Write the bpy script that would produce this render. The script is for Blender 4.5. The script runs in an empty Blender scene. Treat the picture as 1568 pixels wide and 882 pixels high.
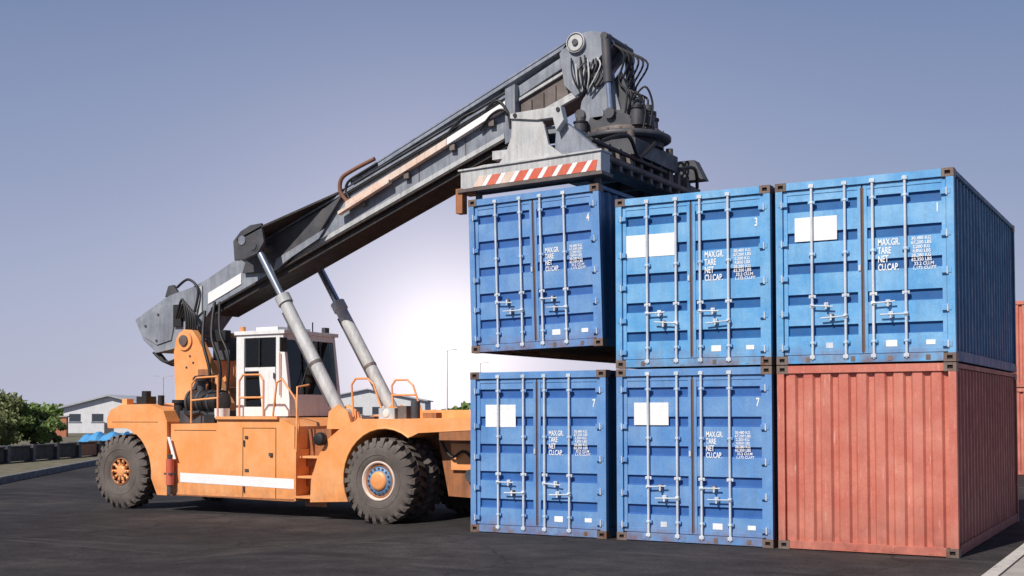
import bpy, bmesh, math, random
from mathutils import Vector, Matrix
random.seed(7)
scene=bpy.context.scene
coll=scene.collection

# ------------------------------------------------------------------ materials
def newmat(name):
    m=bpy.data.materials.new(name); m.use_nodes=True
    nt=m.node_tree; b=nt.nodes['Principled BSDF']; return m,nt,b
def N(nt,t,**k):
    n=nt.nodes.new(t)
    for a,v in k.items(): setattr(n,a,v)
    return n
def ramp(nt,src,stops):
    r=N(nt,'ShaderNodeValToRGB'); cr=r.color_ramp
    while len(cr.elements)<len(stops): cr.elements.new(0.5)
    for e,(p,c) in zip(cr.elements,stops):
        e.position=p; e.color=c if len(c)==4 else (*c,1)
    nt.links.new(src,r.inputs[0]); return r.outputs[0]
def mixc(nt,fac,a,b,bt='MIX'):
    m=N(nt,'ShaderNodeMix',data_type='RGBA',blend_type=bt)
    for i,v in ((0,fac),(6,a),(7,b)):
        if isinstance(v,(int,float)): m.inputs[i].default_value=v
        elif isinstance(v,tuple): m.inputs[i].default_value=(*v,1) if len(v)==3 else v
        else: nt.links.new(v,m.inputs[i])
    return m.outputs[2]
def mul(nt,a,b):
    m=N(nt,'ShaderNodeMath',operation='MULTIPLY')
    for i,v in enumerate((a,b)):
        if isinstance(v,(int,float)): m.inputs[i].default_value=v
        else: nt.links.new(v,m.inputs[i])
    return m.outputs[0]
def coords(nt,scale=(1,1,1)):
    tc=N(nt,'ShaderNodeTexCoord'); oi=N(nt,'ShaderNodeObjectInfo')
    mu=N(nt,'ShaderNodeMath',operation='MULTIPLY'); mu.inputs[1].default_value=37.0
    nt.links.new(oi.outputs['Random'],mu.inputs[0])
    ad=N(nt,'ShaderNodeVectorMath',operation='ADD')
    nt.links.new(tc.outputs['Object'],ad.inputs[0]); nt.links.new(mu.outputs[0],ad.inputs[1])
    mp=N(nt,'ShaderNodeMapping'); mp.inputs['Scale'].default_value=scale
    nt.links.new(ad.outputs[0],mp.inputs[0]); return mp.outputs[0]
def noise(nt,vec,s,d=4,r=.55):
    n=N(nt,'ShaderNodeTexNoise'); n.inputs['Scale'].default_value=s
    n.inputs['Detail'].default_value=d; n.inputs['Roughness'].default_value=r
    nt.links.new(vec,n.inputs['Vector']); return n.outputs['Fac']
def paint(name,base,fade,rust=.3,streak=.35,rough=.5,metal=0,rustcol=(.16,.06,.03),dirt=(.12,.09,.07),bump=.12,low=None,scr=None):
    m,nt,b=newmat(name)
    v=coords(nt); vs=coords(nt,(9,9,.7))
    c=mixc(nt,ramp(nt,noise(nt,v,2.2,5),[(.35,(0,0,0)),(.7,(1,1,1))]),base,fade)
    st=ramp(nt,noise(nt,vs,1.3,5,.6),[(.45,(0,0,0)),(.8,(1,1,1))])
    c=mixc(nt,mul(nt,st,streak),c,dirt)
    if scr:
        v2=coords(nt,(22,22,2.2))
        c=mixc(nt,mul(nt,ramp(nt,noise(nt,v2,1.1,6,.65),[(.60,(0,0,0)),(.68,(1,1,1))]),.75),c,scr)
    if low:
        z=N(nt,'ShaderNodeSeparateXYZ'); nt.links.new(N(nt,'ShaderNodeTexCoord').outputs['Object'],z.inputs[0])
        mr=N(nt,'ShaderNodeMapRange'); mr.inputs[1].default_value=low[0]; mr.inputs[2].default_value=low[1]; mr.inputs[3].default_value=1; mr.inputs[4].default_value=0
        nt.links.new(z.outputs['Z'],mr.inputs[0])
        nn=ramp(nt,noise(nt,v,5,8,.7),[(.38,(0,0,0)),(.62,(1,1,1))])
        c=mixc(nt,mul(nt,mul(nt,mr.outputs[0],nn),low[3]),c,low[2])
    t=.74-.18*rust
    rr=ramp(nt,noise(nt,v,6.5,9,.68),[(t,(0,0,0)),(t+.05,(1,1,1))])
    c=mixc(nt,rr,c,rustcol)
    fine=ramp(nt,noise(nt,v,40,3),[(.3,(.90,.90,.90)),(.7,(1.07,1.07,1.07))])
    c=mixc(nt,1.0,c,fine,'MULTIPLY')
    nt.links.new(c,b.inputs['Base Color'])
    ro=ramp(nt,noise(nt,v,5,4),[(.3,(rough-.1,)*3),(.7,(rough+.15,)*3)])
    nt.links.new(ro,b.inputs['Roughness']); b.inputs['Metallic'].default_value=metal
    bp=N(nt,'ShaderNodeBump'); bp.inputs['Strength'].default_value=bump; bp.inputs['Distance'].default_value=.02
    nt.links.new(noise(nt,v,7,6),bp.inputs['Height']); nt.links.new(bp.outputs[0],b.inputs['Normal'])
    return m
def plain(name,col,rough=.6,metal=0):
    m,nt,b=newmat(name); v=coords(nt)
    c=mixc(nt,noise(nt,v,9,5),tuple(x*.75 for x in col),tuple(min(1,x*1.25) for x in col))
    nt.links.new(c,b.inputs['Base Color']); b.inputs['Roughness'].default_value=rough; b.inputs['Metallic'].default_value=metal
    return m

M={}
RL=(.05,.30,(.19,.085,.055),.75)
M['blueA']=paint('faded_blue_paint',(.09,.25,.56),(.17,.34,.62),.24,.24,low=RL,bump=.2)
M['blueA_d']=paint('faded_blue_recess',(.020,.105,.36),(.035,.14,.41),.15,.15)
M['blueB']=paint('bright_blue_paint',(.085,.33,.66),(.21,.46,.74),.26,.22,low=RL,bump=.2)
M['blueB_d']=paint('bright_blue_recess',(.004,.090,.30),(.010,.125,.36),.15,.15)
M['blueShade']=paint('side_blue_shaded',(.012,.085,.20),(.025,.12,.26),.25,.3)  # darker copy of the door blue; side-wall shade put into the colour
M['red']=paint('container_red_paint',(.52,.145,.105),(.62,.23,.17),.30,.38,rustcol=(.17,.055,.04),dirt=(.30,.11,.08),low=(.1,.8,(.22,.07,.05),.55),scr=(.68,.37,.29),bump=.2)
M['redShade']=paint('container_red_shaded_side',(.22,.055,.045),(.28,.08,.07),.3,.4,dirt=(.10,.05,.04))  # red darkened for the side walls; their shade sits in the colour
M['rod']=paint('galvanised_rod',(.50,.58,.68),(.70,.74,.78),.34,.28,rough=.45)
M['casting']=paint('rusty_casting',(.20,.15,.13),(.12,.08,.065),.9,.4)
M['hole']=plain('casting_hole',(.008,.007,.007),.9)
M['rubber']=plain('door_gasket',(.15,.09,.07),.8)
M['white']=paint('white_marking',(.84,.85,.86),(.79,.80,.82),-.2,.04)
M['floor']=paint('container_underside',(.07,.03,.022),(.035,.018,.014),.6,.5)
M['orange']=paint('orange_machine_paint',(.84,.325,.10),(.87,.42,.18),.10,.22,rough=.42,dirt=(.45,.21,.10),low=(.15,.95,(.28,.14,.08),.45))
M['orangeD']=paint('orange_dirty_shaded_paint',(.42,.16,.06),(.28,.12,.06),.5,.6,dirt=(.08,.04,.03))  # dirty orange, also darkened to carry shade on the front frame
M['grey']=paint('grey_boom_paint',(.19,.215,.265),(.32,.35,.40),.32,.55,rough=.42,dirt=(.075,.062,.062))
M['greyL']=paint('light_grey_paint',(.44,.46,.48),(.57,.58,.59),.42,.55,rough=.5,dirt=(.15,.12,.10))
M['greyD']=paint('dark_grey_steel',(.042,.046,.057),(.085,.088,.10),.35,.4,rough=.5)
M['under']=paint('black_and_shaded_steel',(.014,.013,.016),(.028,.022,.022),.3,.4,rough=.6,rustcol=(.06,.025,.018))  # near-black carries boom underside shade in the colour; the wagon itself is black
M['brown']=paint('weathered_brown_steel',(.085,.068,.064),(.20,.165,.155),.5,.5,rough=.6)
M['tan']=paint('tan_white_rail',(.72,.52,.42),(.75,.66,.60),.35,.4)
M['whitep']=paint('white_cab_paint',(.80,.81,.82),(.73,.74,.76),.12,.18,rough=.35)
M['chrome']=plain('piston_rod_steel',(.55,.60,.66),.22,.9)
M['black']=plain('black_rubber_parts',(.015,.015,.017),.55)
M['seat']=plain('seat_fabric',(.03,.03,.035),.9)
M['hose']=plain('rusty_hose',(.20,.09,.06),.7)
M['redstripe']=paint('red_stripe_paint',(.62,.10,.05),(.66,.18,.12),.35,.35,rustcol=(.55,.45,.42))
M['tyre']=paint('dusty_tyre_rubber',(.080,.068,.063),(.145,.122,.112),.05,.3,rough=.85,dirt=(.18,.145,.12),rustcol=(.18,.145,.125),bump=.3)
M['rimblue']=plain('blue_hub_paint',(.12,.24,.42),.5)
M['lamp']=plain('lamp_lens',(.75,.74,.68),.2)
m,nt,b=newmat('tinted_cab_glass'); nt.nodes.remove(b)
out=nt.nodes['Material Output']; tr=N(nt,'ShaderNodeBsdfTransparent'); tr.inputs[0].default_value=(.60,.76,.70,1)
gl=N(nt,'ShaderNodeBsdfGlossy'); gl.inputs['Roughness'].default_value=.03; fr=N(nt,'ShaderNodeFresnel'); fr.inputs[0].default_value=1.55
mx=N(nt,'ShaderNodeMixShader'); nt.links.new(fr.outputs[0],mx.inputs[0]); nt.links.new(tr.outputs[0],mx.inputs[1]); nt.links.new(gl.outputs[0],mx.inputs[2]); nt.links.new(mx.outputs[0],out.inputs[0])
M['glass']=m

# ------------------------------------------------------------------ mesh builder
class MB:
    def __init__(s): s.v=[];s.f=[];s.m=[];s.sm=[];s.mats=[]
    def mi(s,m):
        if m not in s.mats: s.mats.append(m)
        return s.mats.index(m)
    def add(s,vs,fs,m,smooth=False):
        o=len(s.v); s.v+=[tuple(v) for v in vs]; k=s.mi(m)
        for f in fs: s.f.append([o+i for i in f]); s.m.append(k); s.sm.append(smooth)
    def box(s,x0,x1,y0,y1,z0,z1,m):
        v=[(x,y,z) for x in (x0,x1) for y in (y0,y1) for z in (z0,z1)]
        s.add(v,[(0,1,3,2),(4,6,7,5),(0,4,5,1),(2,3,7,6),(0,2,6,4),(1,5,7,3)],m)
    def prism(s,p,y0,y1,m):
        n=len(p); v=[(x,y0,z) for x,z in p]+[(x,y1,z) for x,z in p]
        s.add(v,[tuple(range(n)),tuple(range(2*n-1,n-1,-1))]+[(i,(i+1)%n,n+(i+1)%n,n+i) for i in range(n)],m)
    def prismz(s,p,z0,z1,m):
        n=len(p); v=[(x,y,z0) for x,y in p]+[(x,y,z1) for x,y in p]
        s.add(v,[tuple(range(n)),tuple(range(2*n-1,n-1,-1))]+[(i,(i+1)%n,n+(i+1)%n,n+i) for i in range(n)],m)
    def sweep(s,path,r,m,n=10,cap=True,r2=None):
        P=[Vector(p) for p in path]; k=len(P); rings=[]; up=None
        for i,p in enumerate(P):
            t=((P[min(i+1,k-1)]-P[i]).normalized()+(P[i]-P[max(i-1,0)]).normalized()).normalized()
            if up is None: up=t.orthogonal().normalized()
            up=(up-t*up.dot(t)).normalized(); w=t.cross(up)
            rr=r if r2 is None else r+(r2-r)*i/(k-1)
            rings.append([p+rr*(math.cos(a)*up+math.sin(a)*w) for a in [2*math.pi*j/n for j in range(n)]])
        v=[q for R in rings for q in R]; f=[]
        for i in range(k-1):
            for j in range(n): f.append((i*n+j,i*n+(j+1)%n,(i+1)*n+(j+1)%n,(i+1)*n+j))
        s.add(v,f,m,True)
        if cap:
            s.add(rings[0],[tuple(range(n))],m); s.add(rings[-1],[tuple(range(n))],m)
    def cyl(s,a,b,r,m,n=20,r2=None): s.sweep([a,b],r,m,n,True,r2)
    def hose(s,pts,r,m,n=8,sub=6):
        P=[Vector(p) for p in pts]; P=[P[0]]+P+[P[-1]]; o=[]
        for i in range(1,len(P)-2):
            for k in range(sub):
                t=k/sub; a,b,c,d=P[i-1],P[i],P[i+1],P[i+2]
                o.append(.5*((2*b)+(c-a)*t+(2*a-5*b+4*c-d)*t*t+(3*b-a-3*c+d)*t**3))
        o.append(P[-2]); s.sweep(o,r,m,n)
    def lathe(s,prof,c,axis,m,n=48,smooth=True):
        v=[]
        for r,h in prof:
            for j in range(n):
                a=2*math.pi*j/n
                if axis=='y': v.append((c[0]+r*math.cos(a),c[1]+h,c[2]+r*math.sin(a)))
                else: v.append((c[0]+r*math.cos(a),c[1]+r*math.sin(a),c[2]+h))
        f=[(i*n+j,i*n+(j+1)%n,(i+1)*n+(j+1)%n,(i+1)*n+j) for i in range(len(prof)-1) for j in range(n)]
        s.add(v,f,m,smooth)
    def build(s,name,bevel=0,loc=(0,0,0),parent=None,offset=None):
        me=bpy.data.meshes.new(name); 
        vs=s.v if offset is None else [tuple(Vector(v)-Vector(offset)) for v in s.v]
        me.from_pydata(vs,[],s.f)
        for k in s.mats: me.materials.append(M[k] if isinstance(k,str) else k)
        me.polygons.foreach_set('material_index',s.m); me.polygons.foreach_set('use_smooth',s.sm)
        bm=bmesh.new(); bm.from_mesh(me); bmesh.ops.recalc_face_normals(bm,faces=bm.faces); bm.to_mesh(me); bm.free()
        me.update(); o=bpy.data.objects.new(name,me); coll.objects.link(o); o.location=loc
        if parent: o.parent=parent
        if bevel:
            b=o.modifiers.new('bevel','BEVEL'); b.width=bevel; b.segments=1; b.limit_method='ANGLE'; b.angle_limit=math.radians(50)
        return o
def empty(name,loc):
    e=bpy.data.objects.new(name,None); e.location=loc; e.empty_display_size=.3; coll.objects.link(e); return e

# ------------------------------------------------------------------ containers
W,L,H=2.438,6.058,2.591
def casting(mb,x,y,z,m='casting'):
    w,d,h=.162,.178,.118
    mb.box(x,x+w,y+.03,y+d,z,z+h,m)
    hx0,hx1,hz0,hz1=x+.045,x+.117,z+.035,z+.083
    mb.box(x,hx0,y,y+.0298,z,z+h,m); mb.box(hx1,x+w,y,y+.0298,z,z+h,m)
    mb.box(hx0,hx1,y,y+.0298,z,hz0,m); mb.box(hx0,hx1,y,y+.0298,hz1,z+h,m)
    mb.box(hx0,hx1,y+.024,y+.0296,hz0,hz1,'hole')
def sidewall(mb,x,out,m,y0=.16,y1=L-.16,z0=.12,z1=H-.08):
    per=.262; n=int((y1-y0)/per); per=(y1-y0)/n; d=.036*out
    pr=[]
    for i in range(n):
        a=y0+i*per
        pr+=[(x,a),(x,a+.30*per),(x-d,a+.5*per),(x-d,a+.80*per)]
    pr.append((x,y1))
    v=[(a,b,z0) for a,b in pr]+[(a,b,z1) for a,b in pr]; k=len(pr)
    mb.add(v,[(i,i+1,k+i+1,k+i) for i in range(k-1)],m)
def container(loc,base,rec,side,end='door',patch=None,num=None,rot=0,text=1,seed=0,name='shipping_container'):
    rng=random.Random(seed)
    mb=MB()
    for x in (0,W-.162):
        for z in (0,H-.118):
            casting(mb,x,0,z); mb.box(x,x+.162,L-.178,L,z,z+.118,'casting')
    for x in (.004,W-.104):
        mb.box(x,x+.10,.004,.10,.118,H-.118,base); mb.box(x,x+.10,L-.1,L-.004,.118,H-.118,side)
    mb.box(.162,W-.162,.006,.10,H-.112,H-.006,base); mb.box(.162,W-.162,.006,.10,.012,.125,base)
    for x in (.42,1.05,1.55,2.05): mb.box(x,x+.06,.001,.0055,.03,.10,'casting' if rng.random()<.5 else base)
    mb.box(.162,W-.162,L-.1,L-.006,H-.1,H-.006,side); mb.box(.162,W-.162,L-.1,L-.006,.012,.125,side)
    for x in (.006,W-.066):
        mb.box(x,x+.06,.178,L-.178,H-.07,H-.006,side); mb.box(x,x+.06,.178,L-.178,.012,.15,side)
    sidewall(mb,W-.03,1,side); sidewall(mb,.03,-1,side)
    pr=[]; n=26
    for i in range(n):
        a=.1+(L-.2)*i/n; p=(L-.2)/n
        pr+=[(a,H-.012),(a+.3*p,H-.012),(a+.4*p,H-.03),(a+.9*p,H-.03)]
    k=len(pr); mb.add([(.06,a,z) for a,z in pr]+[(W-.06,a,z) for a,z in pr],[(i,i+1,k+i+1,k+i) for i in range(k-1)],side)
    mb.box(.06,W-.06,.1,L-.1,.14,.17,'floor')
    for i in range(18):
        y=.3+i*.32; mb.box(.066,W-.066,y,y+.05,.03,.139,'floor')
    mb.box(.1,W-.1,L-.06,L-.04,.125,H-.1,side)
    if end=='door':
        zb=[.40,.84,1.28,1.72,2.16]
        for lx0,lx1 in ((.112,1.208),(1.230,2.326)):
            z0,z1=.135,H-.122
            mb.box(lx0,lx0+.055,.035,.085,z0,z1,base); mb.box(lx1-.055,lx1,.035,.085,z0,z1,base)
            mb.box(lx0+.055,lx1-.055,.037,.085,z0,z0+.06,base); mb.box(lx0+.055,lx1-.055,.037,.085,z1-.06,z1,base)
            a,b=lx0+.055,lx1-.055; f0=.046; d=.036
            prev=z0+.06
            for zz in zb:
                mb.add([(a,f0,prev),(b,f0,prev),(b,f0,zz),(a,f0,zz)],[(0,1,2,3)],base)
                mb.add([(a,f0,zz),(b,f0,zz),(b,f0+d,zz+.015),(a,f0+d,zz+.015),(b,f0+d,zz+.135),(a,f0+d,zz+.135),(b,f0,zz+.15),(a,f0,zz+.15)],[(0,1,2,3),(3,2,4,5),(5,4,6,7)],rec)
                prev=zz+.15
            mb.add([(a,f0,prev),(b,f0,prev),(b,f0,z1-.06),(a,f0,z1-.06)],[(0,1,2,3)],base)
        mb.box(1.208,1.230,.05,.09,.13,H-.12,'rubber')
        mb.box(1.196,1.2078,.031,.0345,.16,H-.16,'rubber'); mb.box(1.2302,1.242,.031,.0345,.16,H-.16,'rubber')
        for x in (.104,2.327): mb.box(x,x+.0075,.045,.09,.13,H-.12,'rubber')
        mb.box(.11,2.33,.044,.09,.126,.1345,'rubber'); mb.box(.11,2.33,.044,.09,H-.1215,H-.113,'rubber')
        rods=[.52,.985,1.365,1.80]
        for i,x in enumerate(rods):
            mb.cyl((x,.008,.06),(x,.008,H-.05),.019,'rod',10)
            for z in (.075,H-.105):
                mb.box(x-.035,x+.035,-.016,.0055,z,z+.05,'rod')
            for z in (.30,.95,1.55,2.28):
                mb.box(x-.05,x+.05,.008,.034,z-.022,z+.022,base if z!=.95 else 'rod')
                mb.box(x-.024,x+.024,-.014,.034,z-.014,z+.014,'rod')
            sgn=1 if i in(0,2) else -1
            hz=.82 if i%2==0 else .66
            if i in (0,2): h0,h1=x-.02,x+.30
            else: h0,h1=x-.34,x+.03
            tilt=rng.uniform(-.025,.025)
            mb.sweep([(h0,-.024,hz-tilt),(x,-.024,hz),(h1,-.024,hz+tilt)],.0115,'rod',6)
            mb.box(x-.028,x+.028,-.018,.03,hz-.028,hz+.028,'rod')
            q=x+sgn*.2
            mb.box(q-.03,q+.03,-.012,.034,hz-.035,hz+.04,'rod' if rng.random()<.6 else 'casting')
            mb.box(q-.014,q+.014,-.030,-.0125,hz-.055,hz+.03,'rod')
        mb.box(1.165,1.195,.02,.034,1.28,1.36,'rod')
        for z in (.24,.72,1.22,1.72,2.28):
            for x in (.045,W-.175):
                mb.box(x,x+.13,-.004,.034,z-.035,z+.035,base)
                mb.cyl((x+(.05 if x<1 else .08),-.008,z-.05),(x+(.05 if x<1 else .08),-.008,z+.05),.012,'rod',8)
        if patch:
            x0,x1,z0,z1=patch; 
            mb.box(x0,x1,.040,.0445,z0,z1,'white')
        mb.box(1.52,1.67,.041,.0445,.22,.31,'white'); mb.box(2.05,2.17,.041,.0445,.235,.30,'white')
        if rng.random()<.6: mb.box(.70,.80,.041,.0445,.22,.30,'rod')
    else:
        a,b=.104,W-.104; n=9; p=(b-a)/n; pr=[]
        for i in range(n):
            q=a+i*p; pr+=[(q,.075),(q+.12*p,.03),(q+.62*p,.03),(q+.74*p,.075)]
        pr.append((b,.075)); k=len(pr)
        mb.add([(x,y,.125) for x,y in pr]+[(x,y,H-.112) for x,y in pr],[(i,i+1,k+i+1,k+i) for i in range(k-1)],base)
    o=mb.build(name,bevel=.004,loc=loc)
    o.rotation_euler=(0,-math.radians(rot),0)
    def txt(body,x,z,size,sx,sp=1.0):
        c=bpy.data.curves.new('marking_text','FONT'); c.body=body; c.size=size; c.space_line=sp
        c.materials.append(M['white']); c.offset=.0022*size/.1; c.resolution_u=3
        t=bpy.data.objects.new('stencil_marking',c); coll.objects.link(t); t.parent=o
        t.location=(x,.0405,z); t.rotation_euler=(math.radians(90),0,0); t.scale=(sx,1,1)
    if end=='door' and text:
        s=.13 if text==2 else .115; zt=1.62
        if text==2: zt=1.66
        txt('MAX.GR.\nTARE\nNET\nCU.CAP.',1.425,zt-.05,s,.58,.88)
        txt('30,480 KG\n67,200 LBS\n 2,200 KG\n 4,850 LBS\n28,280 KG\n62,350 LBS\n  33.2 CU.M\n 1,172 CU.FT',1.87,zt,s*.48,.95,.93)
    if num: txt(num,2.19,2.02,.17,.6)
    return o
X1=W+.173; X2=X1+W+.072; Z1=H+.012
container((0,0,0),'blueA','blueA_d','blueShade',patch=(.27,.83,1.70,2.06),num='7',seed=1)
container((X1,0,0),'blueA','blueA_d','blueShade',patch=(.28,.84,1.74,2.08),num='7',seed=2)
container((X1,0,Z1),'blueB','blueB_d','blueShade',patch=(.13,.955,1.68,2.02),num='3',seed=3,text=2)
container((X2,0,Z1),'blueB','blueB_d','blueShade',patch=(.27,.87,1.74,2.08),num='1',seed=4,text=2)
container((X2,0,0),'red','red','redShade',end='wall',seed=5)
container((-.28,.5,2.93),'blueA','blueA_d','blueShade',patch=None,num='4',rot=1.4,seed=6)
for i,(x,z) in enumerate([(4.9,0),(4.9,Z1),(7.45,0),(7.45,Z1),(10.0,0),(10.0,Z1)]):
    container((x,22,z),'red','red','redShade',end='wall',seed=10+i)

# ------------------------------------------------------------------ reach stacker
BASE=(-6.5,3.8,0)
rs=empty('reach_stacker',BASE)
def part(mb,name,bevel=.012): return mb.build(name,bevel,(0,0,0),rs,offset=BASE)
GZ=-.17; CY=3.8
def wheel(name,cx,yo,R,w,style,side=-1):
    mb=MB(); cz=GZ+R; s=-side
    def Y(t): return s*t*w
    prof=[(.44,.10),(.47,.05),(.56,.02),(.72,.0),(.84,.03),(.92,.10),(.935,.5),(.92,.90),(.84,.97),(.72,1.),(.56,.98),(.47,.95),(.44,.9)]
    if style=='rear': prof=[(.36,.12),(.385,.06)]+prof[1:-1]+[(.36,.9)]
    mb.lathe([(r*R,Y(t)) for r,t in prof],(cx,yo,cz),'y','tyre',56)
    mb.lathe([(.60*R,Y(.006)),(.61*R,Y(-.012)),(.63*R,Y(.004))],(cx,yo,cz),'y','tyre',56)
    nl=26
    for half in (0,1):
        for i in range(nl):
            a0=2*math.pi*(i+.5*half)/nl; ta=.40*2*math.pi/nl
            v=[]
            sect=[(.80,-.005,0),(.93,.03,.0),(1.0,.09,.02),(1.0,.50,.16),(.92,.50,.16),(.80,.06,0)]
            for sg in (-1,1):
                for r,t,sk in sect:
                    tt=t if half==0 else 1-t
                    a=a0+sk*.6+sg*ta*(.62 if r>.9 else .5)
                    v.append((cx+r*R*math.cos(a),yo+Y(tt),cz+r*R*math.sin(a)))
            n=len(sect)
            mb.add(v,[tuple(range(n)),tuple(range(2*n-1,n-1,-1))]+[(k,(k+1)%n,n+(k+1)%n,n+k) for k in range(n)],'tyre')
    if style=='front':
        mb.lathe([(.465*R,Y(.07)),(.46*R,Y(.03)),(.42*R,Y(.03)),(.40*R,Y(.14)),(.33*R,Y(.17))],(cx,yo,cz),'y','tan',48)
        mb.lathe([(.335*R,Y(.165)),(.325*R,Y(.09)),(.22*R,Y(.07))],(cx,yo,cz),'y','rimblue',48)
        mb.lathe([(.225*R,Y(.075)),(.215*R,Y(.02)),(.15*R,Y(.0)),(.001,Y(-.01))],(cx,yo,cz),'y','orange',36)
        mb.lathe([(.40*R,Y(.139)),(.385*R,Y(.12)),(.34*R,Y(.12)),(.33*R,Y(.165))],(cx,yo,cz),'y','orangeD',48)
        for i in range(16):
            a=2*math.pi*i/16; x=cx+.29*R*math.cos(a); z=cz+.29*R*math.sin(a)
            mb.cyl((x,yo+Y(.09),z),(x,yo+Y(.045),z),.02,'greyD',6)
    else:
        mb.lathe([(.375*R,Y(.10)),(.365*R,Y(.05)),(.34*R,Y(.05)),(.33*R,Y(.12))],(cx,yo,cz),'y','orangeD',48)
        mb.lathe([(.33*R,Y(.12)),(.31*R,Y(.19)),(.001,Y(.20))],(cx,yo,cz),'y','black',48)
        mb.lathe([(.17*R,Y(.195)),(.16*R,Y(.07)),(.10*R,Y(.04)),(.001,Y(.04))],(cx,yo,cz),'y','orange',24)
        for i in range(10):
            a=2*math.pi*i/10; c,sn=math.cos(a),math.sin(a)
            mb.sweep([(cx+.14*R*c,yo+Y(.13),cz+.14*R*sn),(cx+.325*R*c,yo+Y(.10),cz+.325*R*sn)],.038,'orange',6)
            mb.cyl((cx+.25*R*c,yo+Y(.10),cz+.25*R*sn),(cx+.25*R*c,yo+Y(.02),cz+.25*R*sn),.018,'greyD',6)
    part(mb,name,0)
wheel('front_wheel_outer',-3.12,1.75,.815,.50,'front')
wheel('front_wheel_inner',-3.12,2.40,.815,.50,'front')
wheel('front_wheel_far_outer',-3.12,5.85,.815,.50,'front',1)
wheel('front_wheel_far_inner',-3.12,5.20,.815,.50,'front',1)
wheel('rear_wheel',-10.42,2.17,.815,.50,'rear')
wheel('rear_wheel_far',-10.42,5.43,.815,.50,'rear',1)

mb=MB()
side=[(-8.9,.17),(-8.9,1.70),(-7.58,1.72),(-7.57,1.83),(-5.95,1.83),(-5.5,1.66),(-5.5,.15)]
mb.prism(side,2.2,5.4,'orange')
mb.prism([(-8.62,.46),(-8.62,.66),(-5.505,.60),(-5.505,.40)],2.194,2.199,'white')
for x in (-6.86,-5.98): mb.box(x-.008,x+.008,2.1945,2.1995,.20,1.62,'hole')
mb.box(-6.86,-5.98,2.1942,2.1992,1.615,1.627,'hole')
mb.box(-8.8,-7.6,2.1943,2.1993,1.56,1.572,'hole')
mb.box(-6.80,-6.70,2.185,2.1935,.72,.78,'greyD'); mb.box(-6.14,-6.06,2.16,2.199,1.05,1.12,'greyD')
mb.box(-6.80,-6.72,2.180,2.1938,1.40,1.46,'greyD'); mb.box(-6.84,-6.80,2.17,2.1938,.3,.42,'greyD'); mb.box(-6.84,-6.80,2.17,2.1938,1.25,1.37,'greyD')
mb.box(-7.57,-5.9,2.14,2.2,1.80,1.86,'orange')
mb.box(-8.9,-5.5,2.19,2.1999,.17,.20,'orangeD')
mb.box(-5.5,-4.9,2.62,5.0,.35,1.6,'orangeD')
for z,d in ((.22,0),(.62,.06),(1.02,.12)):
    mb.box(-5.48,-4.92,2.18+d,2.60,z,z+.045,'orange'); mb.box(-5.48,-4.92,2.52,2.56,z-.18,z,'orangeD')
mb.box(-5.50,-5.46,2.2,2.62,.16,1.2,'orange')
mb.sweep([(-5.42,2.16,1.15),(-5.38,2.14,2.45),(-5.38,2.5,2.5)],.02,'orange',8)
def arc(cx,cz,r,a0,a1,n): return [(cx+r*math.cos(math.radians(a0+(a1-a0)*i/n)),cz+r*math.sin(math.radians(a0+(a1-a0)*i/n))) for i in range(n+1)]
fend=[(-4.92,.17),(-4.90,.60),(-4.74,1.05),(-4.48,1.42),(-4.10,1.68),(-3.75,1.80),(-1.3,1.84),(-.9,1.84),(-.9,1.62),(-2.35,1.55)]+arc(-3.12,.66,.98,55,207,14)
mb.prism(fend,1.98,2.95,'orange'); mb.prism(fend,4.65,5.62,'orange')
lip=arc(-3.12,.66,.98,55,207,14)
mb.sweep([(x,1.97,z) for x,z in lip],.022,'orange',6)
mb.prism([(x*1.0,z) for x,z in [(-4.60,1.80),(-3.4,1.98),(-1.0,1.98),(-1.0,1.70),(-4.60,1.60)]],2.955,4.645,'orange')
mb.box(-4.9,-.75,3.1,4.5,.45,1.69,'orangeD')
mb.prism([(-2.3,1.545),(-2.05,.35),(-.75,.30),(-.75,1.6)],2.55,3.09,'orangeD'); mb.box(-2.2,-.8,4.51,5.25,.62,1.49,'orangeD')  # front frame, its shade darkened into the orange
mb.box(-1.95,-1.1,2.48,2.549,.85,1.35,'orange'); mb.cyl((-1.5,2.44,.75),(-1.5,2.549,.75),.12,'greyD')
mb.box(-1.9,-.5,1.99,2.34,1.42,1.617,'orangeD')
mb.hose([(-2.2,2.45,1.5),(-1.9,2.4,1.1),(-1.6,2.42,1.2),(-1.2,2.4,.8)],.025,'black')
mb.cyl((-3.12,2.3,.645),(-3.12,5.3,.645),.24,'greyD')
mb.box(-3.35,-2.98,2.1,2.35,1.81,2.02,'greyL'); mb.box(-2.94,-2.74,2.15,2.35,1.81,2.06,'brown')
mb.lathe([(.001,-.01),(.07,-.01),(.09,.02)],(-3.17,2.09,1.92),'y','lamp',16)
mb.cyl((-2.60,2.25,1.82),(-2.60,2.25,2.15),.09,'greyD'); mb.box(-2.4,-2.1,2.2,2.4,1.82,1.93,'orangeD')
mb.box(-3.9,-3.6,2.3,2.5,1.81,1.86,'greyD')
mb.lathe([(.001,0),(.11,0),(.13,.04),(.13,.14),(.001,.14)],(-4.62,1.84,1.42),'y','black',24)
cw=[(-10.74,1.60),(-10.78,1.80),(-10.66,2.00),(-10.35,2.12),(-9.45,2.13),(-9.05,1.98),(-8.94,1.75),(-8.93,.17),(-9.22,.17)]+arc(-10.42,.62,1.02,-5,75,9)+[(-10.40,1.60)]
full=[(-10.80,.75),(-10.84,1.8),(-10.70,2.02),(-10.37,2.14),(-9.45,2.15),(-9.05,2.0),(-8.9,1.75),(-8.9,.35),(-9.3,.30),(-10.4,.5)]
mb.prism(cw,2.12,2.95,'orange'); mb.prism(cw,4.65,5.48,'orange'); mb.prism(full,2.951,4.649,'orange')
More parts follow.
